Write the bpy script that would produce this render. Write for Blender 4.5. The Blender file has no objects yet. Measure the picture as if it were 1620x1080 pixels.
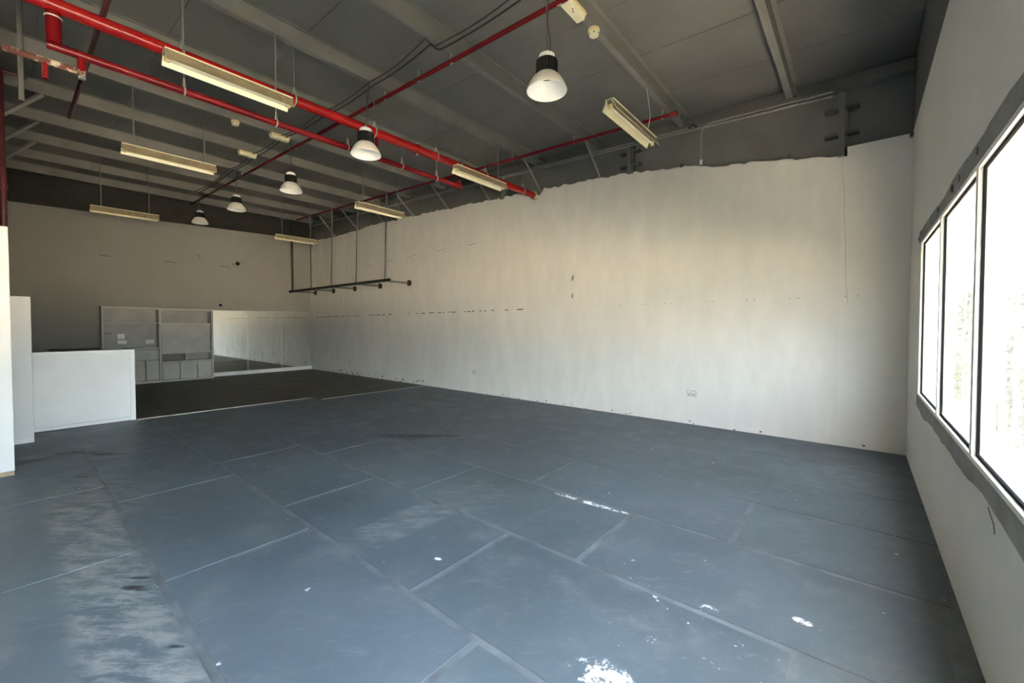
import bpy, bmesh, math, random
from mathutils import Vector, Matrix, noise
random.seed(7)
sc = bpy.context.scene
COL = sc.collection

# ------------------------------------------------------------------ camera
cam_d = bpy.data.cameras.new('camera'); cam = bpy.data.objects.new('camera', cam_d); COL.objects.link(cam)
cam_d.sensor_width = 36.0
cam_d.lens = 661.0 / 1620.0 * 36.0
cam_d.shift_y = -10.0 / 1620.0
cam_d.clip_start = 0.05; cam_d.clip_end = 500
right = Vector((0.76844639, 0.63991417, 0.0))
up = Vector((-0.01548507, 0.01859537, 0.99970717))
fwd = Vector((-0.63972678, 0.76822137, -0.02419866))
cam.matrix_world = Matrix(((right.x, up.x, -fwd.x, 0), (right.y, up.y, -fwd.y, 0), (right.z, up.z, -fwd.z, 1.5), (0, 0, 0, 1)))
sc.camera = cam

# ------------------------------------------------------------------ world, sun, exposure
SKY_STRENGTH = 0.66
SUN_STRENGTH = 12.5
EXPOSURE = 4.2
w = bpy.data.worlds.new('sky'); sc.world = w; w.use_nodes = True
nt = w.node_tree; nt.nodes.clear()
out = nt.nodes.new('ShaderNodeOutputWorld'); bg = nt.nodes.new('ShaderNodeBackground')
sky = nt.nodes.new('ShaderNodeTexSky'); sky.sky_type = 'NISHITA'; sky.sun_disc = False
sky.sun_elevation = math.radians(58); sky.sun_rotation = math.radians(180); sky.dust_density = 4.0; sky.air_density = 1.2
mixw = nt.nodes.new('ShaderNodeMixRGB'); mixw.inputs[0].default_value = 0.55
mixw.inputs[2].default_value = (2.3, 2.5, 2.7, 1)
nt.links.new(sky.outputs[0], mixw.inputs[1]); nt.links.new(mixw.outputs[0], bg.inputs[0])
bg.inputs[1].default_value = SKY_STRENGTH; nt.links.new(bg.outputs[0], out.inputs[0])
sun_d = bpy.data.lights.new('sun', 'SUN'); sun_d.energy = SUN_STRENGTH; sun_d.angle = math.radians(0.6); sun_d.color = (1.0, 0.885, 0.64)
sun = bpy.data.objects.new('sun', sun_d); COL.objects.link(sun)
sun.rotation_euler = Vector((0.02, 0.52, -0.85)).to_track_quat('-Z', 'Y').to_euler()
sun.location = (5, -5, 12)
# sky portal over the row of windows (emits nothing itself, only guides sampling)
pd = bpy.data.lights.new('sky_portal', 'AREA'); pd.shape = 'RECTANGLE'; pd.size = 9.7; pd.size_y = 1.5; pd.cycles.is_portal = True
po = bpy.data.objects.new('sky_portal', pd); COL.objects.link(po); po.location = (0.62, 0.64, 1.56)
po.rotation_euler = Vector((-1, 0, 0)).to_track_quat('-Z', 'Z').to_euler()
sc.view_settings.view_transform = 'Standard'; sc.view_settings.look = 'None'
sc.view_settings.gamma = 1.0; sc.view_settings.use_curve_mapping = False
sc.view_settings.exposure = EXPOSURE
sc.cycles.use_denoising = True
sc.cycles.max_bounces = 14; sc.cycles.diffuse_bounces = 8; sc.cycles.glossy_bounces = 4; sc.cycles.transparent_max_bounces = 16
sc.cycles.sample_clamp_indirect = 6.0
sc.cycles.caustics_reflective = False; sc.cycles.caustics_refractive = False

# ------------------------------------------------------------------ materials
class NB:
    def __init__(s, name):
        s.m = bpy.data.materials.new(name); s.m.use_nodes = True
        s.t = s.m.node_tree; s.t.nodes.clear()
        s.o = s.n('ShaderNodeOutputMaterial'); s.b = s.n('ShaderNodeBsdfPrincipled'); s.l(s.b.outputs[0], s.o.inputs[0])
    def n(s, t, **kw):
        x = s.t.nodes.new(t)
        for k, v in kw.items(): setattr(x, k, v)
        return x
    def l(s, a, b): s.t.links.new(a, b)
    def pos(s):
        return s.n('ShaderNodeNewGeometry').outputs['Position']
    def mapping(s, src, scale=(1, 1, 1), loc=(0, 0, 0)):
        m = s.n('ShaderNodeMapping'); m.inputs['Scale'].default_value = scale; m.inputs['Location'].default_value = loc
        s.l(src, m.inputs[0]); return m.outputs[0]
    def noise(s, vec, scale, detail=4, rough=0.55):
        x = s.n('ShaderNodeTexNoise'); x.inputs['Scale'].default_value = scale; x.inputs['Detail'].default_value = detail
        x.inputs['Roughness'].default_value = rough
        s.l(vec, x.inputs['Vector']); return x.outputs['Fac']
    def ramp(s, f, a, b, lo=0.0, hi=1.0):
        x = s.n('ShaderNodeMapRange'); x.interpolation_type = 'SMOOTHSTEP'
        x.inputs[1].default_value = a; x.inputs[2].default_value = b; x.inputs[3].default_value = lo; x.inputs[4].default_value = hi
        s.l(f, x.inputs[0]); return x.outputs[0]
    def mix(s, f, a, b):
        x = s.n('ShaderNodeMixRGB')
        for i, v in ((0, f), (1, a), (2, b)):
            if hasattr(v, 'links'): s.l(v, x.inputs[i])
            else: x.inputs[i].default_value = v if i == 0 else (*v, 1) if len(v) == 3 else v
        return x.outputs[0]
    def math(s, op, a, b=0.0):
        x = s.n('ShaderNodeMath', operation=op)
        for i, v in ((0, a), (1, b)):
            if hasattr(v, 'links'): s.l(v, x.inputs[i])
            else: x.inputs[i].default_value = v
        return x.outputs[0]
    def bump(s, h, strength=0.2, dist=0.01):
        x = s.n('ShaderNodeBump'); x.inputs['Strength'].default_value = strength; x.inputs['Distance'].default_value = dist
        s.l(h, x.inputs['Height']); s.l(x.outputs[0], s.b.inputs['Normal'])
    def col(s, c):
        if hasattr(c, 'links'): s.l(c, s.b.inputs['Base Color'])
        else: s.b.inputs['Base Color'].default_value = (*c, 1)
    def set(s, rough=0.6, metal=0.0, spec=0.5):
        s.b.inputs['Roughness'].default_value = rough; s.b.inputs['Metallic'].default_value = metal
        s.b.inputs['Specular IOR Level'].default_value = spec

def simple(name, c, rough=0.55, metal=0.0, var=0.12, scale=6.0, spec=0.5, bump=0.0, dirt=None, dirt_lo=0.55, dirt_hi=0.75):
    k = NB(name); p = k.pos(); f = k.noise(p, scale, 5)
    a = tuple(x * (1 - var) for x in c); b = tuple(min(1, x * (1 + var)) for x in c)
    cc = k.mix(k.ramp(f, 0.3, 0.7), a, b)
    if dirt:
        d = k.noise(k.mapping(p, (1, 1, 1), (3, 8, 1)), scale * 0.8, 6, 0.7)
        cc = k.mix(k.ramp(d, dirt_lo, dirt_hi), cc, dirt)
    k.col(cc); k.set(rough, metal, spec)
    if bump: k.bump(k.noise(p, scale * 12, 3), bump, 0.004)
    return k.m

def wall_paint(name, c, streak=True, marks=True):
    k = NB(name); p = k.pos()
    s1 = k.noise(k.mapping(p, (1.5, 1.5, 0.5)) if streak else p, 2.6 if streak else 2.0, 6, 0.65)      # vertical roller streaks
    s2 = k.noise(p, 0.55, 4); a = 0.06 if streak else 0.025
    cc = k.mix(k.ramp(s1, 0.3, 0.72), tuple(x * (1 - a) for x in c), tuple(min(1, x * (1 + a * .6)) for x in c))
    cc = k.mix(k.math('MULTIPLY', k.ramp(s2, 0.42, 0.68), 0.2), cc, tuple(x * y for x, y in zip(c, (0.88, 0.85, 0.79))))
    if marks:
        s3 = k.noise(p, 26, 3, 0.6)
        cc = k.mix(k.math('MULTIPLY', k.ramp(s3, 0.74, 0.80), 0.5), cc, (0.25, 0.24, 0.21))
    k.col(cc); k.set(0.75, 0, 0.3)
    h = k.math('ADD', k.math('MULTIPLY', s1, 0.8), k.math('MULTIPLY', k.noise(p, 30, 4), 0.35))
    k.bump(h, 0.20 if streak else 0.06, 0.012)
    return k.m

M = {}
M['wall'] = wall_paint('cream wall paint', (0.80, 0.785, 0.74))
M['wall_w'] = wall_paint('smooth wall paint', (0.80, 0.79, 0.75), False)
M['wall_shaded'] = wall_paint('wall paint with far-end shade', (0.36, 0.355, 0.32), False)  # wall paint darkened so the colour carries the dim far end's shade
M['band'] = simple('unpainted render band', (0.31, 0.31, 0.29), 0.85, var=0.15, scale=4)
M['dark'] = simple('dark grey roof paint', (0.165, 0.165, 0.155), 0.6, var=0.10, scale=2.0)
M['sheet'] = simple('grey roof sheet', (0.168, 0.168, 0.16), 0.55, var=0.08, scale=1.5)
M['purlin'] = simple('grey painted steel', (0.215, 0.21, 0.195), 0.5, var=0.1, scale=3.0)
M['rafter'] = simple('dark painted steel', (0.10, 0.10, 0.095), 0.5, var=0.1)
M['red'] = simple('red gloss pipe paint', (0.34, 0.010, 0.010), 0.25, var=0.12, scale=3, dirt=(0.30, 0.05, 0.04), dirt_lo=0.62, dirt_hi=0.8)
M['red_dark'] = simple('dull red pipe paint', (0.165, 0.006, 0.009), 0.24, var=0.2, scale=3, spec=0.35)
M['red_old'] = simple('old dark red pipe paint', (0.065, 0.007, 0.009), 0.4, var=0.25, scale=4)
M['band_shaded'] = simple('dark band paint with corner shade', (0.035, 0.034, 0.031), 0.8, var=0.15)  # darker than the other bands: far corner's shade put into the colour
M['conduit'] = simple('grey conduit paint', (0.27, 0.27, 0.25), 0.45, var=0.08)
M['rust'] = simple('flaking rusty pipe paint', (0.10, 0.03, 0.02), 0.8, var=0.3, scale=9, dirt=(0.55, 0.45, 0.33), dirt_lo=0.5, dirt_hi=0.56)
M['zinc'] = simple('zinc plated steel', (0.52, 0.50, 0.45), 0.38, 0.7, var=0.1)
M['rodgrey'] = simple('grey steel rod', (0.20, 0.195, 0.18), 0.5, 0.3)
M['lamp_white'] = simple('cream lamp enamel', (0.90, 0.85, 0.62), 0.3, var=0.05)
M['lamp_dirty'] = simple('dusty lamp enamel', (0.29, 0.24, 0.15), 0.6, var=0.15, scale=10, dirt=(0.20, 0.13, 0.07), dirt_lo=0.56, dirt_hi=0.72)
M['tube'] = simple('unlit fluorescent tube', (0.90, 0.86, 0.72), 0.2, var=0.03)
M['shade'] = simple('white lamp shade enamel', (0.80, 0.765, 0.70), 0.35, var=0.04)
M['shade_in'] = simple('white shade lining', (0.93, 0.93, 0.93), 0.35, var=0.02)
M['black'] = simple('black enamel', (0.012, 0.012, 0.012), 0.5, var=0.2)
M['blackhole'] = simple('black opening', (0.006, 0.006, 0.005), 0.9, var=0.2)
M['cable'] = simple('black cable', (0.018, 0.018, 0.018), 0.55)
M['wcable'] = simple('white cable', (0.75, 0.74, 0.70), 0.5)
M['brass'] = simple('yellowed plastic', (0.82, 0.70, 0.36), 0.45, var=0.08)
M['diff'] = simple('cream diffuser plastic', (0.85, 0.80, 0.58), 0.35, var=0.06)
M['board'] = simple('white painted board', (0.57, 0.57, 0.55), 0.5, var=0.04, scale=3)
M['board_white'] = simple('bright white laminate', (0.80, 0.80, 0.78), 0.45, var=0.03, scale=3)
M['board_edge'] = simple('bright white edging', (0.85, 0.85, 0.83), 0.4, var=0.03)
M['cab'] = simple('grey white cabinet laminate', (0.56, 0.55, 0.50), 0.45, var=0.07, scale=3)
M['cab_in'] = simple('cabinet back laminate', (0.44, 0.43, 0.395), 0.5, var=0.07, scale=3)
M['cab_dk'] = simple('dark cubby laminate', (0.22, 0.215, 0.20), 0.5)
M['rawwood'] = simple('raw brown timber', (0.30, 0.24, 0.16), 0.8, var=0.2, scale=12)
M['socket'] = simple('white socket plastic', (0.86, 0.86, 0.84), 0.35, var=0.02)
M['socket_g'] = simple('grey socket plastic', (0.60, 0.60, 0.59), 0.4, var=0.05)
M['frame'] = simple('white window aluminium', (0.86, 0.85, 0.80), 0.45, var=0.03)
M['gasket'] = simple('black rubber gasket', (0.006, 0.006, 0.006), 0.8, spec=0.1)
M['pave'] = simple('pale sandy paving', (0.62, 0.53, 0.42), 0.9, var=0.10, scale=0.8)
M['leaf'] = None

def mat_leaf():
    k = NB('bush leaf'); oi = k.n('ShaderNodeNewGeometry').outputs['Random Per Island']
    k.col(k.mix(oi, (0.015, 0.028, 0.012), (0.085, 0.10, 0.042))); k.set(0.5); return k.m
M['leaf'] = mat_leaf()
M['stem'] = simple('bush stem', (0.12, 0.09, 0.06), 0.9)

def mat_glass(name, tc, h0, h1):
    k = NB(name); k.t.nodes.remove(k.b)
    tr = k.n('ShaderNodeBsdfTransparent'); tr.inputs[0].default_value = (*tc, 1)
    tl = k.n('ShaderNodeBsdfTranslucent'); tl.inputs[0].default_value = (0.95, 0.96, 0.94, 1)
    gl = k.n('ShaderNodeBsdfGlossy'); gl.inputs['Roughness'].default_value = 0.05
    p = k.pos()
    f = k.noise(k.mapping(p, (1, 2.2, 0.35)), 6, 5, 0.7)
    hz = k.ramp(f, 0.3, 0.75, h0, h1)
    m1 = k.n('ShaderNodeMixShader'); k.l(hz, m1.inputs[0]); k.l(tr.outputs[0], m1.inputs[1]); k.l(tl.outputs[0], m1.inputs[2])
    lw = k.n('ShaderNodeLayerWeight'); lw.inputs[0].default_value = 0.5
    fr = k.math('ADD', k.math('MULTIPLY', k.math('POWER', lw.outputs['Facing'], 5.0), 0.35), 0.025)
    m2 = k.n('ShaderNodeMixShader'); k.l(fr, m2.inputs[0]); k.l(m1.outputs[0], m2.inputs[1]); k.l(gl.outputs[0], m2.inputs[2])
    k.l(m2.outputs[0], k.o.inputs[0]); return k.m
M['glass'] = mat_glass('clear window glass', (0.90, 0.91, 0.91), 0.02, 0.06)
M['film'] = mat_glass('dusty window film glass', (0.50, 0.51, 0.51), 0.012, 0.07)

def mat_mirror():
    k = NB('dusty mirror glass'); p = k.pos()
    k.col((0.88, 0.89, 0.84)); k.set(0.02, 1.0, 0.5)
    d = k.n('ShaderNodeBsdfDiffuse'); d.inputs[0].default_value = (0.55, 0.55, 0.50, 1)
    f = k.noise(k.mapping(p, (2, 3, 0.5)), 5, 7, 0.7)
    # dust is thickest towards the foot of the mirror
    sx = k.n('ShaderNodeSeparateXYZ'); k.l(p, sx.inputs[0])
    low = k.ramp(sx.outputs[2], 0.2, 1.5, 0.30, 0.03)
    mm = k.n('ShaderNodeMixShader'); k.l(k.math('MULTIPLY', k.ramp(f, 0.45, 0.75), low), mm.inputs[0])
    k.l(k.b.outputs[0], mm.inputs[1]); k.l(d.outputs[0], mm.inputs[2]); k.l(mm.outputs[0], k.o.inputs[0]); return k.m
M['mirror'] = mat_mirror()

def ell(k, sx, cx, cy, rx, ry, soft=0.5, rot=0.0):
    c, s = math.cos(rot), math.sin(rot)
    dx = k.math('SUBTRACT', sx.outputs[0], cx); dy = k.math('SUBTRACT', sx.outputs[1], cy)
    u = k.math('DIVIDE', k.math('ADD', k.math('MULTIPLY', dx, c), k.math('MULTIPLY', dy, s)), rx)
    v = k.math('DIVIDE', k.math('SUBTRACT', k.math('MULTIPLY', dy, c), k.math('MULTIPLY', dx, s)), ry)
    d = k.math('ADD', k.math('MULTIPLY', u, u), k.math('MULTIPLY', v, v))
    return k.ramp(d, 1 - soft, 1.0, 1.0, 0.0)
def boxm(k, sx, x0, x1, y0, y1, e=0.06):
    a = k.ramp(sx.outputs[0], x0 - e, x0 + e); b = k.ramp(sx.outputs[0], x1 - e, x1 + e, 1, 0)
    c = k.ramp(sx.outputs[1], y0 - e, y0 + e); d = k.ramp(sx.outputs[1], y1 - e, y1 + e, 1, 0)
    return k.math('MULTIPLY', k.math('MULTIPLY', a, b), k.math('MULTIPLY', c, d))

def mat_floor(name, base, seam=False):
    k = NB(name); p = k.pos()
    sx = k.n('ShaderNodeSeparateXYZ'); k.l(p, sx.inputs[0])
    rnd = k.n('ShaderNodeObjectInfo').outputs['Random']
    rm = k.n('ShaderNodeMapping'); rm.inputs['Rotation'].default_value = (0, 0, -0.69); k.l(p, rm.inputs[0]); pr = rm.outputs[0]
    big = k.noise(p, 0.7, 4); med = k.noise(p, 3.2, 6, 0.68); fine = k.noise(p, 40, 3)
    cc = k.mix(k.ramp(big, 0.35, 0.68), tuple(x * 0.80 for x in base), tuple(x * 1.12 for x in base))
    cc = k.mix(k.math('MULTIPLY', rnd, 0.22), cc, tuple(x * y for x, y in zip(base, (1.12, 1.02, 1.18))))
    cc = k.mix(k.math('MULTIPLY', k.ramp(med, 0.48, 0.74), 0.55), cc, (0.16, 0.177, 0.185))
    cc = k.mix(k.math('MULTIPLY', k.ramp(k.noise(k.mapping(pr, (1, 2.2, 1)), 9, 7, 0.8), 0.52, 0.74), 0.42), cc, (0.19, 0.205, 0.213))
    # pale scrubbed patches, drag marks
    sc1 = k.noise(k.mapping(pr, (1.2, 5.0, 1.0)), 2.6, 7, 0.74); sc2 = k.noise(k.mapping(p, (4.0, 1.2, 1.0), (5, 2, 0)), 1.6, 6, 0.72)
    cc = k.mix(k.math('MULTIPLY', k.ramp(sc1, 0.58, 0.74), 0.5), cc, (0.22, 0.24, 0.25))
    cc = k.mix(k.math('MULTIPLY', k.ramp(sc2, 0.63, 0.76), 0.45), cc, (0.21, 0.225, 0.24))
    patchn = k.ramp(k.noise(k.mapping(pr, (1.0, 3.2, 1.0)), 4.0, 7, 0.76), 0.42, 0.60)
    tr = boxm(k, sx, -5.0, -1.6, 0.16, 0.52)
    cc = k.mix(k.math('MULTIPLY', k.math('MULTIPLY', tr, patchn), 0.75), cc, (0.25, 0.26, 0.255))
    tr2 = ell(k, sx, -5.1, 0.45, 1.0, 0.42, 0.8)
    cc = k.mix(k.math('MULTIPLY', k.math('MULTIPLY', tr2, patchn), 0.55), cc, (0.22, 0.22, 0.21))
    pt = boxm(k, sx, -2.82, -2.46, 1.55, 2.24, 0.03)
    cc = k.mix(k.math('MULTIPLY', k.math('MULTIPLY', pt, patchn), 0.5), cc, (0.23, 0.26, 0.27))
    pt2 = boxm(k, sx, -2.9, -2.3, 2.2, 2.9, 0.12)
    cc = k.mix(k.math('MULTIPLY', k.math('MULTIPLY', pt2, patchn), 0.3), cc, (0.24, 0.26, 0.26))
    # white paint: a big splash, a long streak and many small drips
    wn = k.noise(p, 9, 6, 0.75)
    for (cx, cy, rx, ry, a, lo) in ((-0.84, 1.60, 0.16, 0.09, 0.5, 0.50), (-1.70, 3.115, 0.42, 0.05, 0.06, 0.47), (-0.70, 2.28, 0.20, 0.10, 0.2, 0.56), (-0.2, 2.54, 0.05, 0.03, 0, 0.42),
                                    (-2.06, 1.73, 0.03, 0.016, 0.3, 0.38), (-0.5, 1.9, 0.5, 0.4, 0.2, 0.63), (-1.0, 2.65, 0.45, 0.18, 0.4, 0.63), (-1.8, 0.3, 0.5, 0.15, 0, 0.60)):
        e = ell(k, sx, cx, cy, rx, ry, 0.6, a)
        cc = k.mix(k.math('MULTIPLY', k.math('MULTIPLY', e, k.ramp(wn, lo, lo + 0.06)), 0.9), cc, (0.78, 0.80, 0.80))
    vo = k.n('ShaderNodeTexVoronoi'); vo.inputs['Scale'].default_value = 4.2; k.l(p, vo.inputs['Vector'])
    vc = k.n('ShaderNodeSeparateColor'); k.l(vo.outputs['Color'], vc.inputs[0])
    size = k.ramp(vc.outputs[0], 0.55, 1.0, -0.06, 0.05)
    wob = k.math('MULTIPLY', k.math('SUBTRACT', k.noise(p, 55, 4, 0.7), 0.5), 0.28)
    dot = k.math('LESS_THAN', k.math('ADD', vo.outputs['Distance'], wob), size)
    cc = k.mix(k.math('MULTIPLY', dot, 0.8), cc, (0.70, 0.72, 0.72))
    # dark stains
    for (cx, cy, rx, ry) in ((-7.0, 0.54, 0.26, 0.07), (-6.72, 0.68, 0.34, 0.06), (-7.12, 0.36, 0.12, 0.03), (-3.17, 0.42, 0.085, 0.030), (-3.26, 0.47, 0.10, 0.014), (-3.10, 0.45, 0.05, 0.012), (-2.43, 0.47, 0.05, 0.012), (-5.42, 0.58, 0.09, 0.02), (-5.9, 0.42, 0.10, 0.02), (-5.6, 5.2, 0.4, 0.03), (-4.6, 3.5, 0.8, 0.10)):
        e = ell(k, sx, cx, cy, rx, ry, 0.9, 0.69)
        cc = k.mix(k.math('MULTIPLY', k.math('MULTIPLY', e, k.ramp(wn, 0.35, 0.5)), 0.85), cc, (0.012, 0.013, 0.013))
    vo2 = k.n('ShaderNodeTexVoronoi'); vo2.inputs['Scale'].default_value = 11.0; k.l(k.mapping(p, (1, 1.3, 1), (3.3, 1.7, 0)), vo2.inputs['Vector'])
    vc2 = k.n('ShaderNodeSeparateColor'); k.l(vo2.outputs['Color'], vc2.inputs[0])
    dens = k.ramp(k.noise(p, 0.9, 3), 0.35, 0.65)
    dot2 = k.math('LESS_THAN', k.math('ADD', vo2.outputs['Distance'], k.math('MULTIPLY', wob, 1.3)), k.math('MULTIPLY', k.ramp(vc2.outputs[1], 0.6, 1.0, -0.05, 0.10), dens))
    cc = k.mix(k.math('MULTIPLY', dot2, 0.7), cc, (0.60, 0.62, 0.62))
    k.col(cc); k.set(0.5, 0, 0.45)
    k.l(k.ramp(med, 0.3, 0.7, 0.42, 0.62), k.b.inputs['Roughness'])
    k.bump(k.math('ADD', k.math('MULTIPLY', fine, 0.35), med), 0.18, 0.006)
    return k.m
M['floor'] = mat_floor('blue grey floor paint', (0.082, 0.110, 0.125))
M['floor_seam'] = simple('pale filled joint', (0.115, 0.135, 0.145), 0.6, var=0.25, scale=5)
M['floor_dark'] = simple('dark brown vinyl floor', (0.052, 0.044, 0.033), 0.55, var=0.3, scale=1.6, dirt=(0.10, 0.088, 0.068), dirt_lo=0.5, dirt_hi=0.72)

# ------------------------------------------------------------------ mesh helpers
def world_loc(o):
    v = Vector((0, 0, 0))
    while o is not None: v += o.location; o = o.parent
    return v
class MB:
    def __init__(s): s.v = []; s.f = []
    def box(s, x0, x1, y0, y1, z0, z1):
        b = len(s.v)
        s.v += [(x0, y0, z0), (x1, y0, z0), (x1, y1, z0), (x0, y1, z0), (x0, y0, z1), (x1, y0, z1), (x1, y1, z1), (x0, y1, z1)]
        s.f += [tuple(b + i for i in q) for q in ((0, 3, 2, 1), (4, 5, 6, 7), (0, 1, 5, 4), (1, 2, 6, 5), (2, 3, 7, 6), (3, 0, 4, 7))]
        return s
    def prism(s, poly, axis, a, b):
        """poly: list of (u,v); axis 'x': (u,v)=(y,z); 'y': (x,z); 'z': (x,y)"""
        def P(u, v, t): return {'x': (t, u, v), 'y': (u, t, v), 'z': (u, v, t)}[axis]
        n = len(poly); k = len(s.v)
        s.v += [P(u, v, a) for u, v in poly] + [P(u, v, b) for u, v in poly]
        s.f += [tuple(k + i for i in range(n))[::-1], tuple(k + n + i for i in range(n))]
        s.f += [(k + i, k + (i + 1) % n, k + n + (i + 1) % n, k + n + i) for i in range(n)]
        return s
    def tube(s, pts, r, n=10, caps=True):
        pts = [Vector(p) for p in pts]; rings = []
        t0 = (pts[1] - pts[0]).normalized()
        ref = Vector((0, 0, 1)) if abs(t0.z) < 0.9 else Vector((1, 0, 0))
        u = t0.cross(ref).normalized()
        for i, p in enumerate(pts):
            t = ((pts[min(i + 1, len(pts) - 1)] - p).normalized() + (p - pts[max(i - 1, 0)]).normalized())
            t = t.normalized() if t.length > 1e-6 else t0
            u = (u - t * u.dot(t)).normalized(); v = t.cross(u)
            k = len(s.v)
            rr = r[i] if isinstance(r, (list, tuple)) else r
            s.v += [tuple(p + (u * math.cos(2 * math.pi * j / n) + v * math.sin(2 * math.pi * j / n)) * rr) for j in range(n)]
            rings.append(k)
        for a, b in zip(rings, rings[1:]):
            s.f += [(a + j, a + (j + 1) % n, b + (j + 1) % n, b + j) for j in range(n)]
        if caps:
            s.f += [tuple(rings[0] + j for j in range(n))[::-1], tuple(rings[-1] + j for j in range(n))]
        return s
    def ring(s, c, axis, R, r, n=16, m=6, sx=1.0, sz=1.0):
        """torus round an axis ('x','y','z')"""
        k = len(s.v); c = Vector(c)
        for i in range(n):
            a = 2 * math.pi * i / n
            for j in range(m):
                b = 2 * math.pi * j / m
                d = R + r * math.cos(b); e = r * math.sin(b)
                q = (d * math.cos(a) * sx, d * math.sin(a) * sz, e)
                w_ = {'z': (q[0], q[1], q[2]), 'y': (q[0], q[2], q[1]), 'x': (q[2], q[0], q[1])}[axis]
                s.v.append(tuple(c + Vector(w_)))
        for i in range(n):
            for j in range(m):
                s.f.append((k + i * m + j, k + ((i + 1) % n) * m + j, k + ((i + 1) % n) * m + (j + 1) % m, k + i * m + (j + 1) % m))
        return s
    def lathe(s, prof, c=(0, 0, 0), n=28, close=False):
        k = len(s.v); m = len(prof)
        for r, z in prof:
            s.v += [(c[0] + r * math.cos(2 * math.pi * j / n), c[1] + r * math.sin(2 * math.pi * j / n), c[2] + z) for j in range(n)]
        for i in range(m - 1 + (1 if close else 0)):
            a = k + i * n; b = k + ((i + 1) % m) * n
            s.f += [(a + j, a + (j + 1) % n, b + (j + 1) % n, b + j) for j in range(n)]
        if not close:
            s.f += [tuple(k + j for j in range(n))[::-1], tuple(k + (m - 1) * n + j for j in range(n))]
        return s
    def build(s, name, mat, parent=None, smooth=False, bevel=0.0, local=False):
        me = bpy.data.meshes.new(name)
        off = Vector((0, 0, 0)) if (parent is None or local) else world_loc(parent)
        me.from_pydata([tuple(Vector(v) - off) for v in s.v], [], s.f)
        bm = bmesh.new(); bm.from_mesh(me); bmesh.ops.recalc_face_normals(bm, faces=bm.faces); bm.to_mesh(me); bm.free()
        me.materials.append(mat if not isinstance(mat, str) else M[mat])
        o = bpy.data.objects.new(name, me); COL.objects.link(o)
        if parent is not None: o.parent = parent
        if smooth:
            for p in me.polygons: p.use_smooth = True
            me.set_sharp_from_angle(angle=math.radians(40))
        if bevel:
            b = o.modifiers.new('bevel', 'BEVEL'); b.width = bevel; b.segments = 2; b.limit_method = 'ANGLE'
        return o
def B(*a): return MB().box(*a)
def T(pts, r, n=10): return MB().tube(pts, r, n)
def thing(name, label, cat, loc, group=None):
    o = bpy.data.objects.new(name, None); COL.objects.link(o); o.location = loc; o.empty_display_size = 0.1
    o['label'] = label; o['category'] = cat
    if group: o['group'] = group
    return o
def tag(o, label, cat, group=None):
    o['label'] = label; o['category'] = cat
    if group: o['group'] = group
    return o
def struct(o, label=None, cat=None):
    o['kind'] = 'structure'
    if label: o['label'] = label
    if cat: o['category'] = cat
    return o
def copy_tree(root, loc, label, group=None):
    r = root.copy(); COL.objects.link(r); r.location = loc; r['label'] = label
    if group: r['group'] = group
    for ch in [c for c in ALL_CHILDREN(root)]:
        c = ch.copy(); COL.objects.link(c); c.parent = r
        for g in ALL_CHILDREN(ch):
            d = g.copy(); COL.objects.link(d); d.parent = c
    return r
def ALL_CHILDREN(o): return [c for c in list(bpy.data.objects) if c.parent == o]

# ------------------------------------------------------------------ dimensions
XE, XW, YN, YS = 0.43, -14.4, 6.57, -5.0
WIN0, WIN1 = 0.835, 2.285
def zb(x): return 4.385 - 0.033 * x           # purlin underside
def zc(x): return zb(x) + 0.17                # roof sheet underside

# ------------------------------------------------------------------ floor
fl = struct(B(XW - 0.1, XE + 0.1, YS - 0.1, YN + 0.1, -0.2, -0.004).build('floor', 'floor_seam'), 'blue grey painted board floor with pale joints', 'floor')
def fboard(x0, x1, y0, y1, gx, gy, z=0.0, mat='floor', name='floor_board'):
    MB().box(x0 + gx, x1 - gx, y0 + gy, y1 - gy, -0.004, z).build(name, mat, fl)
rows = [(-2.0, -1.2, -2.6), (-1.2, -0.33, -1.0), (-0.33, 0.535, -3.665), (0.535, 1.40, -3.09), (1.40, 2.28, -1.915), (2.28, 3.15, -1.36), (3.15, 4.0, -0.665), (4.0, 4.82, -1.5), (4.82, 5.62, -2.33), (5.62, 6.57, -3.185)]
LX = -8.72
for i, (y0, y1, xs) in enumerate(rows):
    wide = 0.02 if i < 7 else 0.006
    x = xs
    while x > LX: x -= 1.715
    while x < XE:
        a, b = max(x, LX), min(x + 1.715, XE)
        if b - a > 0.1: fboard(a, b, y0, y1, (wide if i > 2 else 0.008) if a > -5.6 else 0.004, wide if a > -7 else 0.004)
        x += 1.715
fboard(LX, XE, YS, -2.0, 0.01, 0.01)
for (y0, y1) in ((YS, -0.06), (-0.06, 1.63), (1.63, 3.62), (3.62, YN)):
    MB().box(XW, LX - 0.02, y0 + 0.012, y1 - 0.012, -0.004, 0.004).build('floor_sheet', 'floor_dark', fl)
# narrow metal strips where the dark floor meets the painted boards
struct(MB().prism([(-8.785, 1.26), (-8.76, 1.26), (-8.64, 3.90), (-8.665, 3.90)], 'z', 0.0005, 0.012).build('trim_1', 'zinc'), 'left pale metal strip edging the dark floor beside the white counter', 'trim')
struct(MB().prism([(-8.34, 4.0), (-8.315, 4.0), (-8.19, 6.50), (-8.215, 6.50)], 'z', 0.0005, 0.012).build('trim_2', 'zinc'), 'right pale metal strip edging the dark floor by the long wall', 'trim')
# dark floor carried up to the right-hand strip
MB().prism([(LX + 0.06, 3.95), (-8.345, 3.95), (-8.22, YN - 0.02), (LX + 0.02, YN - 0.02)], 'z', 0.0005, 0.005).build('floor_sheet', 'floor_dark', fl)

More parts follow.
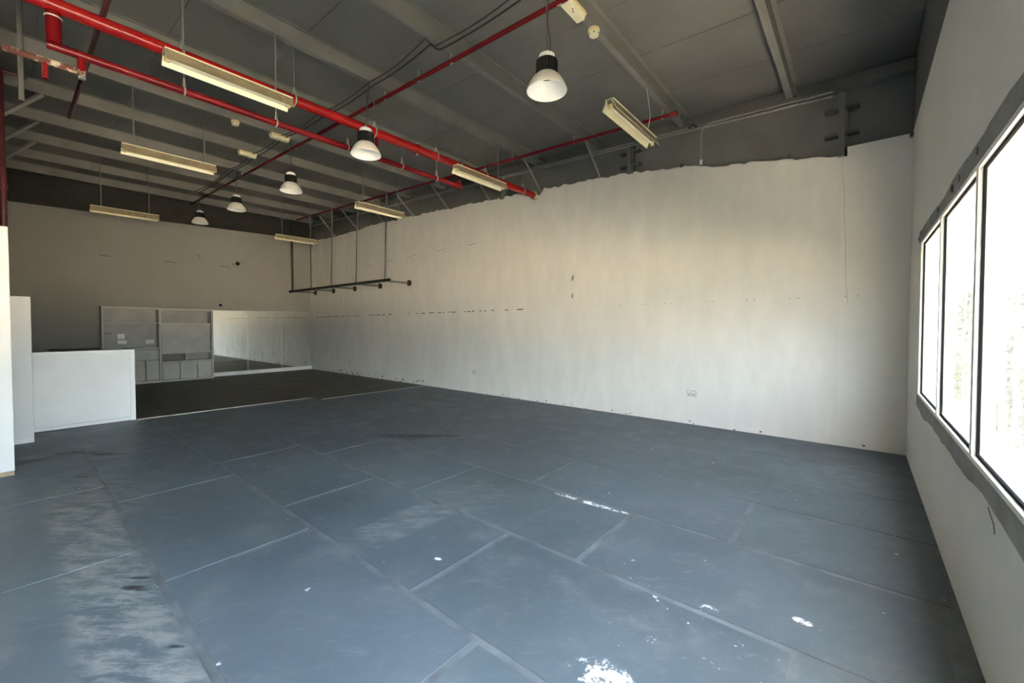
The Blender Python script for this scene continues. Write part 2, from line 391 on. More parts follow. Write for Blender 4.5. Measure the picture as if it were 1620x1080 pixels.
# ------------------------------------------------------------------ north (long) wall with ragged plaster top
TOP = [(-14.5, 4.31), (-13.96, 4.30), (-12.7, 4.27), (-11.4, 4.28), (-10.2, 4.31), (-8.8, 4.26), (-7.5, 4.215), (-6.18, 4.16), (-4.95, 4.115), (-3.5, 4.05), (-2.95, 4.01), (-1.857, 3.85), (-0.215, 3.585)]
def topz(x):
    for (a, za), (b, zb_) in zip(TOP, TOP[1:]):
        if a <= x <= b: return za + (zb_ - za) * (x - a) / (b - a)
    return TOP[0][1] if x < TOP[0][0] else TOP[-1][1]
wn = B(XW - 0.1, XE + 0.15, YN + 0.085, YN + 0.25, -0.2, 5.4).build('wall_north', 'dark')
struct(wn, 'long cream plastered wall with ragged top and dark grey band above', 'wall')
m = MB(); xs = []
x = XW
while x < -0.20: xs.append(x); x += 0.045 + random.random() * 0.05
xs.append(-0.20)
NR = 1
for i, x in enumerate(xs):
    j = (noise.noise(Vector((x * 1.7, 0, 0))) * 0.030 + noise.noise(Vector((x * 7.0, 3, 0))) * 0.026 + (random.random() - 0.5) * 0.032)
    zt = topz(x) + j
    if -4.96 < x < -4.72: zt = min(zt, 4.0 + 0.05 * random.random())        # notch where the pipe goes through
    pr = 0.004 * noise.noise(Vector((x * 3, 9, 0)))
    m.v += [(x, YN, 0), (x, YN + pr, zt - 0.02), (x, YN + 0.006, zt), (x, YN + 0.087, zt - 0.004)]
for i in range(len(xs) - 1):
    a, b = 4 * i, 4 * i + 4
    m.f += [(a, b, b + 1, a + 1), (a + 1, b + 1, b + 2, a + 2), (a + 2, b + 2, b + 3, a + 3)]
m.build('plaster', 'wall', wn)
B(-0.2, XE, YN, YN + 0.087, 0, 3.67).build('plaster', 'wall_w', wn)
# hairline crack at the plaster joint
T([(-0.196, YN - 0.0005, 3.57), (-0.205, YN - 0.0005, 3.4), (-0.17, YN - 0.0005, 3.15), (-0.172, YN - 0.0005, 2.9), (-0.15, YN - 0.0005, 2.5), (-0.145, YN - 0.0005, 2.1), (-0.12, YN - 0.0005, 1.75)], 0.0014, 4).build('crack', 'band', wn)
# row of small dark slots
m = MB(); x = -14.0
while x < -5.3:
    L_ = random.choice((0.05, 0.08, 0.12, 0.16, 0.07)); zz = 1.765 + (x + 14.04) * 0.0056 + (random.random() - .5) * 0.008
    if x < -12.2 or random.random() < 0.8: m.box(x, x + L_, YN - 0.002, YN + 0.01, zz - 0.009, zz + 0.007)
    x += L_ + random.choice((0.05, 0.09, 0.06, 0.16)) * (0.7 if x < -12.5 else 1)
o = m.build('slot_row', 'blackhole', wn); o['kind'] = 'stuff'
m = MB()
for x in (-5.2, -4.9, -4.4, -3.95, -3.55, -3.1, -2.75, -2.68, -2.35, -2.27, -1.75, -1.66, -1.22, -1.13, -0.72, -0.63, -0.15, -0.03):
    zz = 1.82 + (x + 5.35) * 0.0063
    m.box(x, x + 0.012, YN - 0.001, YN + 0.01, zz - 0.005, zz + 0.005)
o = m.build('screw_holes', 'rafter', wn); o['kind'] = 'stuff'
# chipped slits high on the wall
for (x, z) in ((-6.62, 3.274), (-7.65, 3.265), (-8.72, 3.245), (-9.74, 3.217), (-10.73, 3.18), (-11.94, 3.20)):
    MB().prism([(x - 0.15, z - 0.012), (x + 0.15, z + 0.018), (x + 0.15, z + 0.027), (x - 0.15, z)], 'y', YN - 0.002, YN + 0.01).build('slit', 'rafter', wn)
    MB().prism([(x - 0.15, z - 0.03), (x + 0.13, z - 0.004), (x + 0.15, z + 0.018), (x - 0.15, z - 0.012)], 'y', YN - 0.006, YN + 0.01).build('chip', 'board_edge', wn)
MB().box(-4.05, -4.03, YN - 0.002, YN + .01, 1.99, 2.075).build('slit', 'rafter', wn)
MB().prism([(-4.06, 2.30), (-4.02, 2.31), (-4.0, 2.40), (-4.05, 2.41), (-4.045, 2.35)], 'y', YN - 0.002, YN + .01).build('chip', 'band', wn)
MB().prism([(-4.062, 2.34), (-4.04, 2.345), (-4.042, 2.362), (-4.058, 2.36)], 'y', YN - 0.004, YN + .01).build('chip', 'rafter', wn)
# damage along the foot of the wall
m = MB(); random.seed(5)
for i in range(60):
    x = random.uniform(-13.2, -8.3) if i < 40 else random.uniform(-8, 0.2); z = random.uniform(0.0, 0.10 if i < 40 else 0.04); r = random.uniform(0.008, 0.035 if i < 40 else 0.015)
    m.prism([(x + r * 1.6 * math.cos(t) * random.uniform(.6, 1), z + r * math.sin(t) * random.uniform(.6, 1) + 0.01) for t in [k * math.pi / 3 for k in range(6)]], 'y', YN - 0.0015, YN + .01)
o = m.build('chipped_paint', 'rafter', wn); o['kind'] = 'stuff'
# angle posts and stubs on the dark band
def post(x, z0, z1, bars):
    p = MB().box(x - 0.03, x + 0.03, YN - 0.055, YN + 0.087, z0, z1).box(x + 0.02, x + 0.06, YN + 0.0, YN + 0.087, z0, z1).build('wall_post', 'dark', wn)
    for z in bars: MB().box(x - 0.17, x + 0.17, YN - 0.035, YN + 0.087, z - 0.014, z + 0.014).build('crossbar', 'rafter', p)
post(-2.95, 3.98, 4.46, (4.12, 4.335)); post(-0.21, 3.56, 4.33, (3.835, 4.15))
post(-5.74, 4.10, 4.58, ()); post(-9.46, 4.25, 4.70, ())
for x in (-2.14, -0.75): B(x - 0.012, x + 0.012, YN + 0.02, YN + .087, topz(x) - .01, topz(x) + 0.07).build('stub', 'rafter', wn)

# ------------------------------------------------------------------ east (window) wall
we = B(XE, XE + 0.2, YS - 0.1, YN + 0.25, -0.2, WIN0).build('wall_east', 'wall_w')
struct(we, 'grey lit window wall with dark band under the roof', 'wall')
B(XE, XE + 0.2, YS - 0.1, YN + 0.25, WIN1, 3.69).build('upper_wall', 'wall_w', we)
B(XE, XE + 0.2, 5.47, YN + 0.25, WIN0, WIN1).build('wall_pier', 'wall_w', we)
B(XE, XE + 0.2, YS - 0.1, -4.13, WIN0, WIN1).build('wall_pier', 'wall_w', we)
B(XE + 0.008, XE + 0.2, YS - 0.1, YN + 0.25, 3.69, 5.2).build('dark_band', 'dark', we)
B(XE - 0.03, XE + 0.008, YN - 0.06, YN, 3.62, 3.66).build('bracket', 'rafter', we)
# rough unpainted render bands above and below the windows
def jag(y0, y1, zfix, zj, amp, seed):
    m = MB(); n = 90; random.seed(seed); k = 0
    for i in range(n + 1):
        y = y0 + (y1 - y0) * i / n
        z = zj + amp * noise.noise(Vector((y * 1.3, seed, 0))) + amp * 0.4 * noise.noise(Vector((y * 6, seed, 2)))
        m.v += [(XE - 0.004, y, zfix), (XE - 0.004, y, z), (XE + 0.01, y, z), (XE + 0.01, y, zfix)]
    for i in range(n):
        a, b = 4 * i, 4 * i + 4
        m.f += [(a, b, b + 1, a + 1), (a + 1, b + 1, b + 2, a + 2), (a + 3, a, b, b + 3)] if False else [(a, b, b + 1, a + 1), (a + 1, b + 1, b + 2, a + 2), (a, a + 3, b + 3, b)]
    return m
t1 = struct(jag(5.62, -4.2, WIN1, WIN1 + 0.10, 0.035, 3).build('trim_3', 'band'), 'rough grey render band above the windows with dark bolts', 'trim')
t2 = struct(jag(5.55, -4.2, WIN0, WIN0 - 0.105, 0.05, 11).build('trim_4', 'band'), 'rough grey render band below the windows', 'trim')
for (y, z) in ((5.62, 2.33), (5.42, 2.35), (4.35, 2.34), (3.75, 2.345), (3.5, 2.34), (3.02, 2.345), (1.6, 2.34)):
    MB().lathe([(0.0, -0.005), (0.020, -0.005), (0.022, 0.004), (0.0, 0.004)], n=8).build('bolt', 'rafter', t1, local=True)
    b = bpy.data.objects[-1] if False else ALL_CHILDREN(t1)[-1]
for b, (y, z) in zip(sorted(ALL_CHILDREN(t1), key=lambda o: o.name), ((5.62, 2.33), (5.42, 2.35), (4.35, 2.34), (3.75, 2.345), (3.5, 2.34), (3.02, 2.345), (1.6, 2.34))):
    b.rotation_euler = (0, math.pi / 2, 0); b.location = (XE - 0.004, y, z)
T([(XE - .0045, 2.62, .735), (XE - .0045, 2.57, .715), (XE - .0045, 2.52, .70), (XE - .0045, 2.50, .665)], 0.0016, 4).build('crack', 'rafter', t2)
# windows: white frame, recessed white reveal, black gasket, hazy pane
edges = [5.47, 4.23, 3.03, 1.83, 0.63, -0.57, -1.77, -2.97, -4.13]
D1, D2 = 0.014, 0.024
def ringbox(y0, y1, z0, z1, w_, xa, xb):
    return MB().box(xa, xb, y0, y0 + w_, z0, z1).box(xa, xb, y1 - w_, y1, z0, z1).box(xa, xb, y0 + w_, y1 - w_, z0, z0 + w_).box(xa, xb, y0 + w_, y1 - w_, z1 - w_, z1)
for i in range(8):
    y1, y0 = edges[i], edges[i + 1]
    wo = bpy.data.objects.new('window_%d' % (i + 1), None); COL.objects.link(wo); wo.location = (XE, (y0 + y1) / 2, WIN0)
    nm = ['farthest window light next to the far corner', 'second window light from the far corner', 'third window light from the far corner, cut by the right edge of the picture'][i] if i < 3 else 'window light outside the picture on the right, number %d along the wall' % (i + 1)
    struct(wo, nm + ', hazy pane in white frame', 'window')
    fw = 0.026
    ringbox(y0, y1, WIN0, WIN1, fw, XE - 0.002, XE + 0.075).build('frame', 'frame', wo)
    ringbox(y0 + fw, y1 - fw, WIN0 + fw, WIN1 - fw, 0.014, XE + D1, XE + D2).build('gasket', 'gasket', wo)
    B(XE + D2, XE + D2 + 0.006, y0 + fw, y1 - fw, WIN0 + fw, WIN1 - fw).build('pane', 'film' if i < 3 else 'glass', wo)

# ------------------------------------------------------------------ west (back) wall, south walls, partition
ww = MB().prism([(YS, -0.2), (YN + .03, -0.2), (YN + .03, 4.375), (-0.06, 4.215), (YS, 4.2)], 'x', XW - 0.2, XW).build('wall_west', 'wall_shaded')
struct(ww, 'dim back wall with far-end shade in its paint colour, slits and holes', 'wall')
B(XW - 0.2, XW - 0.012, YS - .1, YN + .2, 4.1, 5.5).build('dark_band', 'band_shaded', ww)
for (y, z, l) in ((1.53, 3.22, .2), (2.83, 3.208, .26), (4.07, 3.212, .28)):
    MB().prism([(y - l / 2, z), (y + l / 2, z - .018), (y + l / 2, z - .006), (y - l / 2, z + .018)], 'x', XW - .01, XW + 0.002).build('slit', 'rafter', ww)
def disc_x(x, y, z, r, name, mat, par, d=0.01):
    MB().prism([(y + r * math.cos(a * math.pi / 6), z + r * math.sin(a * math.pi / 6)) for a in range(12)], 'x', x - 0.01, x + d).build(name, mat, par)
disc_x(XW, 4.41, 3.342, 0.058, 'hole', 'blackhole', ww, 0.003)
disc_x(XW, 3.956, 2.083, 0.04, 'hole', 'blackhole', ww, 0.003)
MB().prism([(3.42, 3.45), (4.5, 3.48), (4.5, 3.52), (3.5, 3.68), (3.38, 3.62)], 'x', XW - .01, XW + .001).build('patch', 'wall_shaded', ww)
for (y, z, r) in ((3.44, 3.49, .02), (3.47, 3.42, .018), (4.52, 3.40, .02), (4.3, 3.30, .02)):
    disc_x(XW, y, z, r, 'chip', 'rafter', ww, 0.002)
ws = B(XW, -6.9, -0.28, -0.06, -0.2, 4.2).build('wall_south', 'wall_shaded')
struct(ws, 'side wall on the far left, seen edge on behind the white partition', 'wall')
B(XW, -6.9, -0.28, -0.075, 4.2, 5.2).build('dark_band', 'band_shaded', ws)
struct(B(XW - .1, XE + .1, YS - 0.2, YS, -0.2, 5.2).build('wall_rear', 'wall_w'), 'wall behind the camera', 'wall')
struct(B(-6.98, -6.9, YS, -0.28, -0.2, 5.2).build('wall_inner', 'wall_w'), 'inner wall behind the white partition at the left', 'wall')

# ------------------------------------------------------------------ ceiling: sheets, purlins, braces
ce = MB().prism([(XW - .2, zc(XW - .2) + 0.02), (XE + .25, zc(XE + .25) + 0.02), (XE + .25, zc(XE) + 0.2), (XW - .2, zc(XW) + .2)], 'y', YS - .2, YN + .3).build('ceiling', 'rafter')
struct(ce, 'dark grey sheet roof on steel purlins', 'ceiling')
ys = [YS - .1, -3.9, -2.85, -1.8, -0.75, 0.25, 1.2, 2.15, 3.03, 3.85, 4.75, 5.7, YN + .03]
for a, b in zip(ys, ys[1:]):
    for x0, x1 in ((XW, -6.07), (-6.07, XE)):
        dz = random.uniform(0, .004)
        MB().prism([(x0, zc(x0) + dz), (x1, zc(x1) + dz), (x1, zc(x1) + .03), (x0, zc(x0) + .03)], 'y', a + .003, b - .003).build('roof_sheet', 'sheet', ce)
PX = [-0.71, -2.06, -3.47, -4.75, -6.07, -7.39, -8.69, -10.0, -11.33, -12.66, -13.95]
for x in PX:
    z0, z1 = zb(x), zc(x)
    poly = [(x, z1), (x + .05, z1), (x + .05, z1 - .006), (x + .006, z1 - .006), (x + .006, z0), (x - .065, z0), (x - .065, z0 + .022), (x - .058, z0 + .022), (x - .058, z0 + .006), (x, z0 + .006)]
    ya = -0.02 if x < -6.9 else YS
    MB().prism(poly, 'y', ya, 6.46).build('purlin', 'purlin', ce)
    B(x - .02, x + .03, 6.3, YN + .087, z0 + .05, z0 + .10).build('cleat', 'dark', ce)
for x, zw in zip(PX[2:10], (4.03, 4.09, 4.13, 4.19, 4.23, 4.28, 4.26, 4.25)):
    T([(x - .03, 6.08, zb(x) + .005), (x - .03, YN + .03, zw)], 0.02, 4).build('brace', 'purlin', ce)
for x in (-8.69, -10.0, -11.33):
    MB().tube([(x - .03, 0.34, zb(x) + .005), (x - .03, -0.06, zb(x) - .45)], 0.03, 4).build('brace', 'purlin', ce)
# rafter strip along the long wall under the purlin ends
MB().prism([(XW, zb(XW) - .02), (XE, zb(XE) - .02), (XE, zb(XE) + .01), (XW, zb(XW) + .01)], 'y', 6.5, YN + .087).build('rafter', 'dark', ce)

# ------------------------------------------------------------------ things: left partition, divider, counter
p = thing('partition_board', 'tall white board partition at the left edge with bare timber foot', 'partition', (-6.5, -1.6, 0))
B(-6.6, -6.48, -3.4, 0.004, 0.045, 2.47).build('panel', 'board', p, bevel=.004)
B(-6.595, -6.485, -3.4, 0.0, 0.0, 0.045).build('plinth', 'rawwood', p)
p = thing('divider_board', 'narrow head-high white divider standing between the partition and the counter', 'divider', (-8.2, 0.05, 0))
B(-8.8, -8.12, -0.05, 0.172, 0.06, 1.862).build('panel', 'board_white', p, bevel=.004)
B(-8.8, -8.118, -0.05, 0.172, 0.0, 0.06).build('plinth', 'board_edge', p)
p = thing('reception_counter', 'low white counter with bright edging at the left before the dark floor', 'counter', (-8.9, 0.7, 0))
B(-8.86, -8.81, 0.172, 1.19, 0.06, 1.085).build('front_panel', 'board_white', p)
B(-8.85, -8.815, 0.172, 1.19, 0.0, 0.055).build('plinth', 'board_white', p)
B(-9.4, -8.79, 1.19, 1.25, 0.0, 1.118).build('end_panel', 'board_edge', p, bevel=.003)
B(-8.98, -8.79, 0.172, 1.19, 1.085, 1.118).build('top_edge', 'board_edge', p, bevel=.003)
B(-9.4, -8.87, 0.172, 1.19, 0.70, 0.735).build('desk_top', 'cab', p)

# ------------------------------------------------------------------ cabinets on the back wall
FX, BX = -14.02, XW
def handleless(mats, par, y0, y1, z0, z1, name='door'):
    return B(FX - 0.018, FX + 0.004, y0 + .008, y1 - .008, z0 + .007, z1 - .007).build(name, mats, par, bevel=.002)
t = .036
c1 = thing('wall_cabinet', 'left grey white wall cabinet with open shelf and two lower doors, partly behind the counter', 'cabinet', (-14.2, 1.95, 0))
ya, yb = 1.405, 2.485
B(BX, FX + .006, ya, ya + t, 0, 1.955).build('side_panel', 'cab', c1, bevel=.002)
B(BX, FX + .006, yb - .005, yb + .03, 0, 1.94).build('side_panel', 'cab', c1, bevel=.002)
B(BX, FX + .008, ya + t, yb - .005, 1.90, 1.955).build('top_panel', 'cab', c1, bevel=.002)
B(BX, BX + .015, ya + t, yb - .005, .06, 1.90).build('back_panel', 'cab_in', c1)
B(BX + .015, FX, ya + t, yb - .005, 1.535, 1.558).build('shelf', 'cab', c1, bevel=.002)
B(BX + .015, FX + .012, ya + t, yb - .005, .885, .925).build('worktop', 'cab', c1, bevel=.003)
handleless('cab', c1, ya + t, yb - .008, .60, .875, 'drawer')
handleless('cab', c1, ya + t, 1.79, .065, .595); handleless('cab', c1, 1.79, 2.20, .065, .595); handleless('cab', c1, 2.20, yb - .008, .065, .595)
B(BX, FX, ya + t, yb - .005, 0, .06).build('plinth', 'cab', c1)
B(BX + .015, BX + .017, ya + .06, ya + .22, 1.28, 1.295).build('scratch', 'rafter', c1)
c2 = thing('wall_cabinet', 'right grey white cabinet with flat panel, two cubbies and three doors beside the mirror', 'cabinet', (-14.2, 3.08, 0))
ya, yb = 2.52, 3.665
B(BX, FX + .006, ya, ya + .012, 0, 1.94).build('side_panel', 'cab', c2)
B(BX, FX + .010, yb - .045, yb, 0, 1.94).build('side_panel', 'cab', c2, bevel=.002)
B(BX, FX + .008, ya + .012, yb - .045, 1.885, 1.94).build('top_panel', 'cab', c2, bevel=.002)
B(BX, BX + .015, ya + .012, yb - .045, .06, 1.885).build('back_panel', 'cab_in', c2)
B(BX + .015, FX, ya + .012, yb - .045, 1.53, 1.555).build('shelf', 'cab', c2, bevel=.002)
B(FX - .02, FX + .003, ya + .012, yb - .075, .775, 1.53).build('flat_panel', 'cab', c2, bevel=.002)
B(BX + .015, FX + .004, ya + .012, yb - .045, .735, .775).build('rail', 'cab', c2, bevel=.002)
B(BX + .015, FX + .004, 3.03, 3.065, .545, .735).build('cubby_divider', 'cab', c2)
B(BX + .015, BX + .02, ya + .03, 3.03, .545, .735).build('cubby_back', 'cab_dk', c2)
B(BX + .015, FX + .004, ya + .012, yb - .045, .505, .545).build('rail', 'cab', c2, bevel=.002)
for a, b in ((ya + .012, 2.90), (2.90, 3.285), (3.285, yb - .045)): handleless('cab', c2, a, b, .055, .505)
B(BX, FX + .004, ya + .012, yb - .045, 0, .052).build('plinth', 'cab', c2)
d = thing('side_desk', 'low dark desk against the back wall, barely showing above the white counter', 'desk', (-14.1, 1.0, 0))
B(XW + .012, -13.85, 0.55, 1.36, .90, .945).build('desk_top', 'black', d, bevel=.003)
B(XW + .02, -13.9, 0.57, 0.60, 0, .90).build('leg', 'black', d); B(XW + .02, -13.9, 1.30, 1.34, 0, .90).build('leg', 'black', d)
B(XW + .02, XW + .04, 0.60, 1.30, .2, .90).build('modesty_panel', 'black', d)

def socket_x(x, y, z, wd, ht, label, mat='socket', rock=1):
    s = thing('wall_socket', label, 'socket', (x, y, z))
    B(x, x + .009, y - wd / 2, y + wd / 2, z - ht / 2, z + ht / 2).build('face_plate', mat, s, bevel=.002)
    for i in range(rock):
        yy = y + (i - (rock - 1) / 2) * wd * .45
        B(x + .009, x + .013, yy - .012, yy + .012, z + ht * .08, z + ht * .32).build('rocker', 'socket', s)
        MB().box(x + .009, x + .0105, yy - .004, yy + .004, z - ht * .1, z).box(x + .009, x + .0105, yy - .014, yy - .006, z - ht * .3, z - ht * .2).box(x + .009, x + .0105, yy + .006, yy + .014, z - ht * .3, z - ht * .2).build('pin_hole', 'black', s)
    return s
bxp = BX + .015
socket_x(bxp, 1.795, 1.21, .13, .13, 'upper left white single socket inside the left cabinet')
socket_x(bxp, 1.81, 1.065, .17, .09, 'white double socket just below the single one in the left cabinet', rock=2)
socket_x(bxp, 2.35, 1.06, .17, .10, 'white double socket at the right of the open left cabinet', rock=2)
socket_x(FX + .003, 2.79, 1.01, .12, .085, 'small grey socket on the flat panel of the right cabinet', 'socket_g')
def socket_y(x, z, wd, ht, label, mat, rock):
    s = thing('wall_socket', label, 'socket', (x, YN, z))
    B(x - wd / 2, x + wd / 2, YN - .009, YN, z - ht / 2, z + ht / 2).build('face_plate', mat, s, bevel=.002)
    for i in range(rock):
        xx = x + (i - (rock - 1) / 2) * wd * .45
        B(xx - .012, xx + .012, YN - .013, YN - .009, z + ht * .08, z + ht * .32).build('rocker', 'socket', s)
        MB().box(xx - .004, xx + .004, YN - .0105, YN - .009, z - ht * .1, z).box(xx - .014, xx - .006, YN - .0105, YN - .009, z - ht * .3, z - ht * .2).box(xx + .006, xx + .014, YN - .0105, YN - .009, z - ht * .3, z - ht * .2).build('pin_hole', 'black', s)
socket_y(-1.94, .469, .145, .10, 'double socket low on the long wall, the one nearer the windows', 'socket_g', 2)
socket_y(-6.56, .463, .13, .10, 'grey socket low on the long wall near the middle of the picture', 'socket_g', 1)
socket_y(-11.9, .40, .09, .09, 'tiny grey socket low on the long wall near the mirror corner', 'socket_g', 1)

# ------------------------------------------------------------------ mirror
mi = thing('wall_mirror', 'wide dusty three-pane mirror low on the back wall beside the cabinets', 'mirror', (XW, 5.2, .1))
for a, b in ((3.69, 4.64), (4.64, 5.62), (5.62, 6.545)):
    B(XW + .004, XW + .014, a + .003, b - .003, .115, 1.925).build('mirror_pane', 'mirror', mi)
for y in (4.64, 5.62): B(XW + .004, XW + .016, y - .006, y + .006, .115, 1.84).build('joint_strip', 'board_edge', mi)
B(XW, XW + .05, 3.67, 6.56, 0.0, .115).build('base_board', 'board_edge', mi, bevel=.003)
B(XW, XW + .018, 3.67, 6.56, 1.925, 1.94).build('top_trim', 'cab', mi)
B(XW, XW + .022, 6.545, 6.565, .115, 1.94).build('side_trim', 'zinc', mi)

# ------------------------------------------------------------------ black rail rig on the long wall
r = thing('wall_rail', 'black steel rail held off the long wall on disc brackets and hung on rods', 'rail', (-11.4, 5.8, 2.58))
B(-14.1, -8.62, 5.77, 5.83, 2.545, 2.61).build('rail', 'black', r, bevel=.003)
for x in (-14.02, -12.79, -11.51, -10.19, -8.88):
    s = T([(x, 5.83, 2.575), (x, YN, 2.575)], .016, 8).build('standoff', 'rafter' if x < -9 else 'rodgrey', r)
    MB().tube([(x, YN - .035, 2.575), (x, YN, 2.575)], .075, 16).build('wall_disc', 'black', s)
for x, xt in ((-12.66, -12.69), (-11.43, -11.36), (-10.12, -10.03), (-8.81, -8.72)):
    T([(x, 5.8, 2.6), (xt, 5.8, zb(xt) + .01)], .02, 8).build('hanging_rod', 'rafter', r)
MB().tube([(-13.95, 5.8, 2.6), (-13.98, 5.8, zb(-14) + .01)], .035, 8).build('hanging_rod', 'black', r)
MB().tube([(-14.13, 5.8, 2.575), (-14.09, 5.8, 2.575)], .05, 12).build('end_cap', 'black', r)

# ------------------------------------------------------------------ red fire pipes
def hanger(par, x, y, z, R, ztop, rod=.006, mat='zinc'):
    h = T([(x, y, z + R + .075), (x, y, ztop)], rod, 6).build('hanger', 'rodgrey', par)
    pts = []
    for i in range(19):
        a = math.radians(-90 + (i - 9) * 15.5); pts.append((x + math.cos(a) * (R + .005), y, z + math.sin(a) * (R + .005)))
    pts = [(x, y, z + R + .085)] + pts[::1] + [(x, y, z + R + .085)]
    MB().tube(pts, .0075 if R > .03 else .005, 6).build('clevis', mat, h)
    return h
PXX = -4.88
f1 = thing('fire_main', 'thick bright red fire pipe running across under the roof into the long wall', 'pipe', (PXX, 3, 4.0))
T([(PXX, -3.2, 4.0), (PXX, YN + .05, 4.0)], .056, 20).build('pipe', 'red', f1, smooth=True)
for y in (1.07, 2.07, 3.07, 4.10, 5.16, 6.17): hanger(f1, PXX, y, 4.0, .056, zc(PXX))
for y in (3.75, 5.63):
    c = MB().tube([(PXX, y - .018, 4.0), (PXX, y + .018, 4.0)], .066, 20).build('coupling', 'red', f1, smooth=True)
    B(PXX - .012, PXX + .012, y - .012, y + .012, 4.06, 4.09).build('bolt', 'zinc', c); B(PXX - .012, PXX + .012, y - .012, y + .012, 3.91, 3.94).build('bolt', 'zinc', c)
MB().tube([(PXX, 6.50, 4.0), (PXX, YN + .02, 4.0)], .075, 18).build('wall_sleeve', 'rust', f1)
f2 = thing('fire_pipe', 'thinner red pipe running just below the thick fire main', 'pipe', (PXX, 2.4, 3.68))
MB().tube([(PXX, 0.26, 3.942), (PXX, 0.26, 3.70)], .045, 14).build('drop_pipe', 'red_dark', f2, smooth=True)
MB().ring((PXX, 0.26, 3.90), 'z', .046, .007, 16, 6).build('drop_collar', 'zinc', f2)
T([(PXX, 0.22, 3.68), (PXX, 4.56, 3.68)], .033, 16).build('pipe', 'red_dark', f2, smooth=True)
for y in (1.08, 1.88, 2.70, 3.49, 4.10): hanger(f2, PXX, y, 3.68, .033, 3.942)
MB().tube([(PXX, 4.53, 3.68), (PXX, 4.60, 3.68)], .042, 14).tube([(PXX, 4.56, 3.65), (PXX, 4.56, 3.76)], .034, 12).build('elbow', 'red_dark', f2, smooth=True)
MB().tube([(PXX, 4.46, 3.68), (PXX, 4.48, 3.68)], .043, 14).build('coupling', 'red_dark', f2)
T([(PXX, 0.41, 3.68), (PXX, 0.41, 3.545)], .026, 12).build('drop_pipe', 'red_dark', f2, smooth=True)
T([(PXX, 0.43, 3.545), (PXX, 0.0, 3.545)], .024, 12).build('rusty_branch', 'rust', f2, smooth=True)
T([(PXX, 0.21, 3.55), (PXX, 0.21, 3.41)], .016, 10).build('sprinkler_drop', 'red_dark', f2)
MB().lathe([(0.008, -.03), (.022, -.028), (.022, -.01), (.012, 0)], (PXX, 0.41, 3.52), 10).build('sprinkler_head', 'zinc', f2)
T([(PXX, 3.10, 3.70), (PXX, 3.10, 3.93)], .02, 10).build('riser', 'red_dark', f2)
f3 = thing('sprinkler_pipe', 'dull red sprinkler pipe hung below the purlins over the middle of the room', 'pipe', (-6, 3.18, 4.5))
def z3(x): return 4.372 - .032 * (x + 2.08)
T([(-0.95, 3.18, z3(-0.95)), (-5.2, 3.18, z3(-5.2)), (-13.9, 3.18, z3(-13.9))], .024, 12).build('pipe', 'red_dark', f3, smooth=True)
for x in (-2.1, -3.52, -4.8, -4.1, -7.45, -10.05): hanger(f3, x, 3.18, z3(x), .024, zb(x) + (.02 if x != -4.1 else .16), .004)
f4 = thing('sprinkler_pipe', 'thin red sprinkler pipe under the purlin ends along the long wall', 'pipe', (-7, 5.82, 4.45))
def z4(x): return 4.365 - .0375 * (x + 2.0)
T([(-1.98, 5.82, z4(-1.98)), (-13.6, 5.82, z4(-13.6))], .022, 12).build('pipe', 'red_dark', f4, smooth=True)
MB().tube([(-1.94, 5.82, z4(-1.98)), (-2.03, 5.82, z4(-2.03))], .03, 12).build('end_cap', 'red', f4)
for x in (-2.14, -3.56, -4.84, -7.48): hanger(f4, x, 5.82, z4(x), .022, zb(x) + .02, .004)
f5 = thing('sprinkler_pipe', 'dark red sprinkler pipe crossing the roof at the upper left corner', 'pipe', (-7, .61, 4.4))
T([(-4.3, .61, 4.36), (-8.9, .61, 4.52)], .024, 12).build('pipe', 'red_old', f5, smooth=True)
for x in (-4.78, -7.42): hanger(f5, x, .61, 4.36 - (x + 4.3) * .0348, .024, zb(x) + .02, .004)
f6 = thing('fire_riser', 'dark red riser pipe on the far left wall above the white partition', 'pipe', (-7.3, 0, 3))
T([(-7.3, -.025, 0.02), (-7.3, -.025, 4.3)], .03, 12).build('pipe', 'red_old', f6, smooth=True)
T([(-7.3, -.025, 4.3), (-7.3, .17, 4.3)], .022, 10).build('branch', 'red_old', f6, smooth=True)
MB().tube([(-7.3, -.025, 3.0), (-7.3, -.025, 3.06)], .04, 12).build('coupling', 'red_old', f6)
dr = tag(T([(-6.12, .11, 3.62), (-6.12, .11, zb(-6.12) + .01)], .02, 8).build('drop_rod', 'rafter'), 'dark steel rod hanging from the roof at the upper left', 'rod')

# ------------------------------------------------------------------ conduits and cables
cd = thing('conduit', 'grey conduit pair along the top of the long wall left of the drop', 'conduit', (-8, 6.47, 4.5))
T([(-13.9, 6.475, zb(-13.9) - .045), (-2.0, 6.475, zb(-2) - .045)], .013, 8).build('pipe', 'conduit', cd)
T([(-13.9, 6.475, zb(-13.9) - .085), (-1.9, 6.475, zb(-1.9) - .085)], .013, 8).build('pipe', 'conduit', cd)
MB().tube([(-2.0, 6.475, zb(-2) - .045), (-1.93, 6.46, zb(-2) - .01), (-1.88, 6.475, zb(-2) - .06)], .012, 8).build('loop', 'cable', cd)
cd = thing('conduit', 'pale bent conduit dropping to the wall top then running towards the window corner', 'conduit', (-1, 6.5, 4.3))
T([(-1.815, 6.48, 3.83), (-1.815, 6.48, 4.28), (-1.795, 6.48, 4.345), (-1.735, 6.48, 4.385), (-1.65, 6.48, 4.395), (-0.3, 6.48, 4.345)], .014, 8).build('pipe', 'conduit', cd, smooth=True)
T([(-1.9, 6.48, zb(-1.9) - .085), (-0.3, 6.48, 4.29)], .016, 8).build('pipe', 'conduit', cd, smooth=True)
T([(-1.815, 6.48, 3.83), (-1.815, 6.48, 3.90)], .018, 8).build('sleeve', 'socket', cd)
